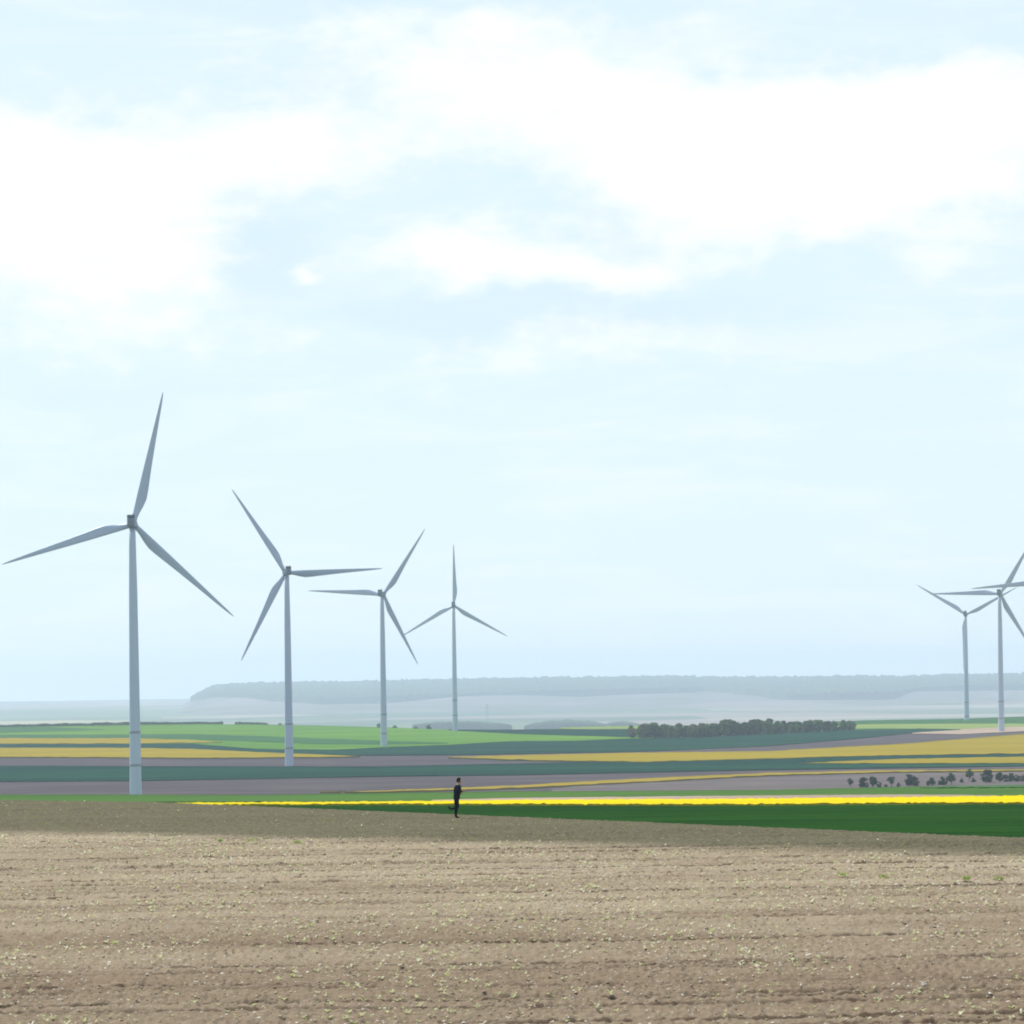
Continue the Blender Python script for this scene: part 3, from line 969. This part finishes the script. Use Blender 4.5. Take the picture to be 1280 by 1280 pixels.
def bm_mesh(name, bm):
    bmesh.ops.recalc_face_normals(bm, faces=bm.faces)
    me = bpy.data.meshes.new(name)
    bm.to_mesh(me)
    bm.free()
    return me


def tower_radius(z):
    return float(np.interp(z, [0, 10, 22, 50, 70, 82, 90.4], [2.05, 1.93, 1.80, 1.56, 1.40, 1.18, 1.02]))


def turbine_parts():
    P = {}
    zs = [-2, 0, 5, 11.4, 22.4, 36, 50, 60, 70, 76, 82, 86, 90.4]
    P['tower'] = mesh('tower', *lathe([(tower_radius(max(z, 0)), z) for z in zs], 28), smooth=True)
    P['rings'] = []
    for z in (11.4, 22.4):
        r = tower_radius(z)
        P['rings'].append(mesh('flange_ring', *lathe([(r + .01, z - .42), (r + .12, z - .36), (r + .12, z + .36), (r + .01, z + .42)], 28)))
    bm = bevel_box(.12, 1.0, 2.3, (0, 0, 0), .03)
    bmesh.ops.translate(bm, verts=bm.verts, vec=(-tower_radius(2) - .01, 0, 1.7))
    P['door'] = bm_mesh('door', bm)
    P['nacelle'] = bm_mesh('nacelle', bevel_box(2.7, 7.6, 3.0, (0, -1.9, HUB_H + .1), .35, .1))
    P['cooler'] = bm_mesh('cooler', bevel_box(2.5, .7, 1.15, (0, -4.7, HUB_H + 2.05), .08))
    bm = bevel_box(.10, .10, 1.6, (.7, -3.4, HUB_H + 2.3), .02)
    b2 = bevel_box(.7, .12, .12, (.7, -3.4, HUB_H + 3.0), .02)
    t2 = bm_mesh('t', b2)
    bm.from_mesh(t2)
    P['mast'] = bm_mesh('wind_vane', bm)
    V, Fc = lathe([(1.35, 0), (1.55, .5), (1.6, 1.4), (1.45, 2.2), (1.0, 3.0), (.45, 3.45), (.05, 3.6)], 20)
    V = [(x, z + 1.95, HUB_H - y) for (x, y, z) in V]
    P['hub'] = mesh('hub', V, Fc, smooth=True)
    P['blade'] = blade_mesh()
    for k, mm in (('tower', 'tower_paint'), ('door', 'nacelle_paint'), ('nacelle', 'nacelle_paint'), ('cooler', 'dark_metal'), ('mast', 'dark_metal'), ('hub', 'blade_paint'), ('blade', 'blade_paint')):
        P[k].materials.append(M[mm])
    for rg in P['rings']:
        rg.materials.append(M['ring_paint'])
    return P


TP = turbine_parts()


def turbine(px, py, d, angle, relyaw, label):
    """px, py: the rotor centre in the photo; angle: first blade, clockwise from upright"""
    p = at_depth(px, py, d)
    yaw = -(math.atan2(p.x, p.y) + math.radians(relyaw))
    zt = float(terrain(p.x, p.y))
    e = empty('wind_turbine', (p.x, p.y, p.z - HUB_H), yaw)
    tag(e, label, 'wind turbine', 'wind turbines on the plain')
    tw = link('tower', TP['tower'], None, e)
    for rg in TP['rings']:
        link('flange_ring', rg, None, tw)
    link('door', TP['door'], None, tw)
    na = link('nacelle', TP['nacelle'], None, e)
    link('cooler', TP['cooler'], None, na)
    link('wind_vane', TP['mast'], None, na)
    link('hub', TP['hub'], None, e)
    for k in range(3):
        b = link('blade', TP['blade'], None, e)
        b.location = (0, 3.5, HUB_H)
        b.rotation_euler = (0, math.radians(angle + 120 * k), 0)
    print('turbine foot above ground', round(p.z - HUB_H - zt, 2))
    return e


turbine(165.3, 654.5, 801, 13.3, 5, 'nearest and tallest grey wind turbine, leftmost of all')
turbine(358.5, 715.5, 1102, -32.5, -9, 'second wind turbine from the left, one blade pointing level right')
turbine(477.5, 743, 1392, 33.8, 14, 'third wind turbine from the left, one blade pointing level left')
turbine(567, 757, 1765, 0.3, 3, 'smallest left-hand turbine with one blade pointing straight up')
turbine(1206.8, 768, 1901, -57.6, 4, 'turbine near the right edge with one blade hanging straight down its tower')
turbine(1249.5, 742, 1551, 31, 6, 'rightmost turbine whose whole tower shows, blade reaching out of frame')
turbine(1323, 727.5, 1250, -93.0, 5, 'turbine beyond the right edge, only one level blade tip in view')


# a faint lattice mast far behind
def build_mast():
    p = at_depth(609, 906, 5200)
    V, Fc = [], []
    hgt = 42.0
    for sx in (-1, 1):
        for sy in (-1, 1):
            tube(V, Fc, [(sx * 3, sy * 3, -3), (sx * .6, sy * .6, hgt)], [.25, .18], 4)
    for k in range(7):
        z0, z1 = hgt * k / 7, hgt * (k + 1) / 7
        w0, w1 = 3 - 2.4 * k / 7, 3 - 2.4 * (k + 1) / 7
        for sy in (-1, 1):
            tube(V, Fc, [(-w0, sy * w0, z0), (w1, sy * w1, z1)], [.12, .12], 4)
            tube(V, Fc, [(w0, sy * w0, z0), (-w1, sy * w1, z1)], [.12, .12], 4)
    frame = mesh('lattice', V, Fc)
    arms = []
    for z, w in ((26, 8), (33, 6.5), (39, 5)):
        AV, AF = [], []
        tube(AV, AF, [(-w, 0, z), (w, 0, z)], [.25, .25], 4)
        arms.append(mesh('cross_arm', AV, AF))
    e = empty('power_pylon', (p.x, p.y, ZF - 1))
    tag(e, 'tiny faint power pylon in the haze right of the fourth turbine', 'pylon')
    link('lattice', frame, M['dark_metal'], e)
    for a in arms:
        link('cross_arm', a, M['dark_metal'], e)


build_mast()

# ------------------------------------------------------------------ the person walking along the field edge
M['jacket'] = material('navy_jacket', (.012, .018, .030), .85, [((1, 1, 1), 0, 14, 3, (.018, .025, .040), .4, .7)])
M['trousers'] = material('dark_trousers', (.008, .012, .016), .85, [((1, 1, 1), 0, 14, 3, (.013, .018, .022), .4, .7)])
M['skin'] = material('skin', (.48, .29, .21), .6)
M['hair'] = material('dark_hair', (.008, .007, .006), .6)
M['shoe'] = material('black_shoes', (.008, .009, .010), .6)


def build_person():
    q = on_level(570, 1022.0, ZN)
    x, y = q
    e = empty('person', (x, y, float(ground_z(np.array([x]), np.array([y]))[0]) - .01), math.radians(-8))
    tag(e, 'person in dark jacket and trousers running right along the field edge, one foot kicked back', 'person')
    # joints, facing +X, left side +Y (away from the camera)
    J = [('pelvis', (.03, 0, .92), .150, None), ('waist', (.05, 0, 1.06), .128, 0), ('chest', (.085, 0, 1.26), .150, 1), ('upper', (.105, 0, 1.40), .125, 2), ('neck', (.125, 0, 1.49), .055, 3), ('skull0', (.140, 0, 1.56), .060, 4),
         ('shR', (.095, -.19, 1.415), .070, 3), ('elR', (.035, -.26, 1.14), .048, 6), ('wrR', (.235, -.21, 1.07), .033, 7), ('plR', (.300, -.20, 1.10), .034, 8),
         ('shL', (.115, .19, 1.415), .070, 3), ('elL', (.080, .25, 1.14), .048, 10), ('wrL', (.270, .20, 1.16), .033, 11), ('plL', (.330, .18, 1.19), .034, 12),
         ('hpR', (.03, -.095, .87), .105, 0), ('knR', (.035, -.085, .48), .080, 14), ('akR', (.000, -.080, .10), .062, 15), ('baR', (.10, -.082, .045), .040, 16), ('toR', (.175, -.084, .035), .032, 17),
         ('hpL', (.03, .095, .87), .105, 0), ('knL', (.070, .10, .475), .066, 19), ('akL', (-.255, .13, .40), .045, 20), ('baL', (-.315, .13, .465), .040, 21), ('toL', (-.345, .13, .53), .030, 22)]
    me = bpy.data.meshes.new('body')
    me.from_pydata([j[1] for j in J], [(j[3], i) for i, j in enumerate(J) if j[3] is not None], [])
    o = bpy.data.objects.new('body_source', me)
    col.objects.link(o)
    sk = o.modifiers.new('skin', 'SKIN')
    sk.use_smooth_shade = True
    for i, j in enumerate(J):
        me.skin_vertices[0].data[i].radius = (j[2], j[2] * (1.25 if j[0] in ('chest', 'upper', 'pelvis', 'waist') else 1.0))
        me.skin_vertices[0].data[i].use_root = i == 0
    ss = o.modifiers.new('sub', 'SUBSURF')
    ss.levels = ss.render_levels = 2
    dg = bpy.context.evaluated_depsgraph_get()
    body = bpy.data.meshes.new_from_object(o.evaluated_get(dg))
    bpy.data.objects.remove(o)
    bm = bmesh.new()
    bm.from_mesh(body)
    # head with face, added to the same mesh
    hd = Vector((.155, 0, 1.635))
    res = bmesh.ops.create_uvsphere(bm, u_segments=20, v_segments=14, radius=1.0)
    for v in res['verts']:
        c = v.co
        f = max(0, c.x)
        nx = c.x * .098 + (.020 * max(0, 1 - abs(c.z + .10) * 4) * max(0, 1 - abs(c.y) * 4.5) if f > .6 else 0)     # nose
        if f > .6 and abs(c.z - .08) < .12 and .2 < abs(c.y) < .55:
            nx -= .008                                                                                            # eye sockets
        w = .078 * (1 - .22 * max(0, -c.z))
        v.co = hd + Vector((nx + (.012 if c.z < -.4 and f > .3 else 0), c.y * w, c.z * .118))
    for s in (-1, 1):
        res = bmesh.ops.create_uvsphere(bm, u_segments=8, v_segments=6, radius=1.0)
        for v in res['verts']:
            v.co = hd + Vector((v.co.x * .020 - .005, s * .078 + v.co.y * .010, v.co.z * .030 - .005))               # ears
    # five fingers on each hand
    def finger(p0, p1, p2, r):
        VV, FF = [], []
        tube(VV, FF, [p0, p1, p2], [r, r * .95, r * .7], 6)
        vs = [bm.verts.new(v) for v in VV]
        for f in FF:
            bm.faces.new([vs[i] for i in f])
    for (pl, s) in ((Vector((.300, -.20, 1.10)), 1), (Vector((.330, .18, 1.19)), -1)):
        for k, ln in enumerate((.052, .060, .056, .044)):
            b = pl + Vector((.02, s * .010, .026 - .017 * k))
            m1 = b + Vector((ln * .75, s * .008, .004))
            finger(b, m1, m1 + Vector((-ln * .1, s * .036, -.004)), .0085)
        b = pl + Vector((-.01, s * .012, .026))
        finger(b, b + Vector((.030, s * .016, .024)), b + Vector((.055, s * .020, .022)), .010)
    bmesh.ops.recalc_face_normals(bm, faces=bm.faces)
    for f in bm.faces:
        c = f.calc_center_median()
        f.smooth = True
        if c.z > 1.475 or (c.x > .27 and c.z > 1.0):
            f.material_index = 2
        elif c.z > .90:
            f.material_index = 0
        elif c.z < .075 or c.x < -.275:
            f.material_index = 3
        else:
            f.material_index = 1
    bm.to_mesh(body)
    bm.free()
    body.name = 'body'
    link('body', body, [M['jacket'], M['trousers'], M['skin'], M['shoe']], e)
    # hair cap and the skirt of the jacket
    bm = bmesh.new()
    res = bmesh.ops.create_uvsphere(bm, u_segments=20, v_segments=14, radius=1.0)
    kill = [v for v in bm.verts if (v.co.x > .62 and v.co.z < .35) or v.co.z < -.6]
    for v in bm.verts:
        k = 1 + .06 * math.sin(9 * v.co.y + 7 * v.co.z)
        v.co = hd + Vector((v.co.x * .109 * k - .006, v.co.y * .088 * k, v.co.z * .128 * k + .004))
    bmesh.ops.delete(bm, geom=kill, context='VERTS')
    link('hair', bm_mesh('hair', bm), M['hair'], e)
    V, Fc = [], []
    seg = 18
    for (z, rx, ry, cx) in ((1.44, .09, .17, .105), (1.36, .135, .215, .100), (1.2, .140, .205, .085), (1.05, .130, .185, .060), (.93, .140, .190, .042), (.84, .138, .190, .034)):
        for k in range(seg):
            a = 2 * math.pi * k / seg
            w = 1 + .03 * math.sin(3 * a + z * 9)
            V.append((cx + rx * math.cos(a) * w, ry * math.sin(a) * w, z))
    for i in range(5):
        for k in range(seg):
            a, b = i * seg + k, i * seg + (k + 1) % seg
            Fc.append((a, a + seg, b + seg, b))
    link('jacket', mesh('jacket', V, Fc, smooth=True), M['jacket'], e)


build_person()

# ------------------------------------------------------------------ seedlings, weeds and pebbles
M['sprout'] = material('seedling_leaf', (.54, .58, .27), .6, [((1, 1, 1), 0, 2.5, 2, (.38, .50, .12), .50, .62), ((1, 1, 1), 0, 5.3, 2, (.72, .71, .52), .46, .58)], spec=.5, trans=.45)
M['weed'] = material('weed_leaf', (.27, .38, .09), .7, [((1, 1, 1), 0, 9, 2, (.36, .44, .08), .45, .65)], trans=.4)
M['clod'] = material('soil_clod', (.27, .208, .142), .95, [((1, 1, 1), 0, 3.1, 2, (.17, .125, .09), .48, .58), ((1, 1, 1), 0, 4.3, 2, (.46, .385, .29), .48, .58)])
M['pebble'] = material('chalk_pebble', (.66, .62, .54), .9, [((1, 1, 1), 0, 3, 3, (.50, .45, .38), .45, .7)])


def seedling_geo(r, size, n, lift=(.3, .8), broad=(.36, .56)):
    V, Fc = [], []
    a0 = r.uniform(0, 6.28)
    for k in range(n):
        a = a0 + 2 * math.pi * k / n + r.uniform(-.4, .4)
        ln = size * r.uniform(.7, 1.1)
        w = ln * r.uniform(*broad)
        up = r.uniform(*lift)
        dx, dy = math.cos(a), math.sin(a)
        b = len(V)
        for (t, ww, zz) in ((.02, .12, .0), (.5, 1.0, .75), (1.0, .15, .95)):
            for s in (-1, 1):
                V.append((dx * ln * t - dy * w * ww * s * .5, dy * ln * t + dx * w * ww * s * .5, ln * up * zz + size * .15))
        Fc += [(b, b + 1, b + 3, b + 2), (b + 2, b + 3, b + 5, b + 4)]
    return V, Fc


def scatter(rng, n, y0, y1, umax=.235):
    """points spread evenly over the foreground field"""
    y = np.sqrt(rng.uniform(y0 * y0, y1 * y1, n))
    x = rng.uniform(-umax, umax, n) * y
    ok = edge_dist(x, y) < 1.5
    return x[ok], y[ok]


def build_seedlings():
    rng = np.random.default_rng(21)
    r = random.Random(3)
    x, y = scatter(rng, 26000, 38, 124)
    dens = fbm(x * .35, y * .22, 3, 51)
    keep = rng.random(len(x)) < (sstep(.34, .62, dens) * .95 + .05) * (1 - .97 * crest_band(x, y))
    x, y = x[keep], y[keep]
    # pull towards the sowing rows
    t = row_coord(x, y)
    y = y + (np.round(t / .5) * .5 - t) * .75
    z = ground_z(x, y)
    o = np.argsort(y)
    x, y, z = x[o], y[o], z[o]
    vis = np.abs(x / y) < .212
    vis &= y > 42.5
    near = np.flatnonzero(vis)[:300]
    protos = []
    for k in range(6):
        me = mesh('seedling', *seedling_geo(r, .066, r.choice([3, 4, 4, 5])))
        me.materials.append(M['sprout'])
        protos.append(me)
    for k in near:
        ob = link('seedling', protos[k % 6])
        ob.location = (x[k], y[k], z[k] - .005)
        ob.rotation_euler = (0, 0, r.uniform(0, 6.28))
        s = r.uniform(.45, 1.0) if r.random() < .75 else r.uniform(1.0, 1.7)
        ob.scale = (s, s, s)
        tag(ob, 'small pale green seedling in the tilled soil near the bottom of the picture', 'seedling', 'nearest seedlings on the tilled field')
    rest = np.setdiff1d(np.arange(len(x)), near)
    V, Fc = [], []
    geos = [seedling_geo(r, .066, r.choice([3, 4, 5])) for _ in range(12)]
    for k in rest:
        gv, gf = geos[r.randrange(12)]
        a, s = r.uniform(0, 6.28), (r.uniform(.45, 1.0) if r.random() < .75 else r.uniform(1.0, 1.7))
        c_, s_ = math.cos(a) * s, math.sin(a) * s
        b = len(V)
        V += [(x[k] + p[0] * c_ - p[1] * s_, y[k] + p[0] * s_ + p[1] * c_, z[k] + p[2] * s) for p in gv]
        Fc += [tuple(b + i for i in f) for f in gf]
    ob = link('seedlings', quads_mesh('seedlings', V, Fc), M['sprout'])
    tag(ob, 'pale green seedlings scattered thinly over the tilled field', kind='stuff')
    # fine flush of weeds on the darker soil band below the crest
    x, y = scatter(rng, 16000, 76, 128)
    hm = crest_band(x, y)
    keep = (rng.random(len(x)) < hm) & (edge_dist(x, y) < .5)
    x, y = x[keep], y[keep]
    z = ground_z(x, y)
    V, Fc = [], []
    geos = [seedling_geo(r, .04, 3) for _ in range(8)]
    for k in range(len(x)):
        gv, gf = geos[r.randrange(8)]
        a, s = r.uniform(0, 6.28), r.uniform(.5, 1.4)
        c_, s_ = math.cos(a) * s, math.sin(a) * s
        b = len(V)
        V += [(x[k] + p[0] * c_ - p[1] * s_, y[k] + p[0] * s_ + p[1] * c_, z[k] + p[2] * s) for p in gv]
        Fc += [tuple(b + i for i in f) for f in gf]
    ob = link('weed_flush', quads_mesh('weed_flush', V, Fc), M['weed'])
    tag(ob, 'fine green weed flush on the dull soil band below the crest', kind='stuff')


def strew(name, count, seed, mean, thick, mat, label, nseed):
    rng = np.random.default_rng(seed)
    x, y = scatter(rng, count, 38, 124)
    keep = rng.random(len(x)) < sstep(.3, .65, fbm(x * .5, y * .3, 3, nseed)) * .85 + .15
    keep &= rng.random(len(x)) > .97 * crest_band(x, y)
    x, y = x[keep], y[keep]
    z = ground_z(x, y)
    bv = np.array([(1, 0, 0), (-.5, .87, 0), (-.5, -.87, 0), (.5, .5, .75), (-.7, .1, .7), (.2, -.65, .8), (0, 0, 1.05), (.6, .85, .1), (.65, -.8, .15), (-1.0, 0, .1)])
    bm = bmesh.new()
    for p in bv:
        bm.verts.new(p)
    bmesh.ops.convex_hull(bm, input=bm.verts[:])
    bm.verts.index_update()
    bv = np.array([v.co[:] for v in bm.verts])
    bf = np.array([[v.index for v in f.verts] for f in bm.faces if len(f.verts) == 3])
    bm.free()
    n = len(x)
    s = np.minimum(rng.gamma(5.0, mean / 5, n), mean * 2.2) + mean * .3
    an = rng.uniform(0, 6.28, n)
    sc = np.stack([s * rng.uniform(.8, 1.4, n), s * rng.uniform(.8, 1.4, n), s * thick * rng.uniform(.7, 1.2, n)], -1)
    L = bv[None] * (1 + rng.normal(0, .14, (n, len(bv), 1))) * sc[:, None, :]
    c, q = np.cos(an)[:, None], np.sin(an)[:, None]
    V = np.stack([L[..., 0] * c - L[..., 1] * q + x[:, None], L[..., 0] * q + L[..., 1] * c + y[:, None], L[..., 2] + (z - s * .2)[:, None]], -1)
    Fq = bf[None] + (np.arange(n) * len(bv))[:, None, None]
    me = quads_mesh(name, V.reshape(-1, 3), Fq.reshape(-1, 3))
    tag(link(name, me, mat), label, kind='stuff')


def build_pebbles():
    strew('pebbles', 20000, 5, .016, .9, M['pebble'], 'pale chalk pebbles strewn over the tilled field', 88)
    strew('clods', 66000, 6, .0175, .85, M['clod'], 'small crumbled soil clods strewn over the tilled field', 89)


build_seedlings()
build_pebbles()

for i, (px, py, w, lab) in enumerate(((315, 1052, .50, 'largest green weed tuft at the left edge of the darker soil band'), (372, 1055, .36, 'smaller green weed tuft right of the largest one'), (276, 1053, .18, 'tiny green weed tuft left of the largest one'),
                                     (1055, 1097, .55, 'broad low green weed patch right of centre'), (1106, 1098, .34, 'small green weed tuft right of the broad patch'), (1206, 1103, .32, 'green weed tuft near the right edge, inner of two'), (1250, 1102, .36, 'green weed tuft nearest the right edge'))):
    q = cast(px, py, 0)
    r = random.Random(60 + i)
    V, Fc = [], []
    w *= .42
    for k in range(13):
        gv, gf = seedling_geo(r, r.uniform(.05, .10), 5, (.8, 1.9), (.2, .35))
        ox, oy = max(-w, min(w, r.gauss(0, w * .45))), max(-w * .6, min(w * .6, r.gauss(0, w * .3)))
        b = len(V)
        V += [(p[0] + ox, p[1] + oy, p[2]) for p in gv]
        Fc += [tuple(b + j for j in f) for f in gf]
    ob = link('weed_tuft', mesh('weed_tuft', V, Fc), M['weed'])
    ob.location = (q[0], q[1], float(ground_z(np.array([q[0]]), np.array([q[1]]))[0]))
    tag(ob, lab, 'weed', 'weed tufts on the tilled field')


# ------------------------------------------------------------------ haze
def build_haze():
    bm = bmesh.new()
    bmesh.ops.create_cube(bm, size=1)
    x, y0, y1, z0, z1 = 13600, -13600, 13600, ZF - 9, 106
    for v in bm.verts:
        v.co = Vector((v.co.x * 2 * x, y0 + (v.co.y + .5) * (y1 - y0), z0 + (v.co.z + .5) * (z1 - z0)))
    m = bpy.data.materials.new('haze')
    m.use_nodes = True
    t = m.node_tree
    t.nodes.clear()
    pv = t.nodes.new('ShaderNodeVolumePrincipled')
    pv.inputs['Color'].default_value = (.71, .84, 1.0, 1)
    pv.inputs['Density'].default_value = HAZE_DENSITY
    pv.inputs['Anisotropy'].default_value = .25
    out = t.nodes.new('ShaderNodeOutputMaterial')
    t.links.new(pv.outputs[0], out.inputs['Volume'])
    o = link('haze', bm_mesh('haze', bm), m)
    o.display_type = 'WIRE'
    tag(o, 'thin pale blue haze over the whole landscape', kind='stuff')


build_haze()
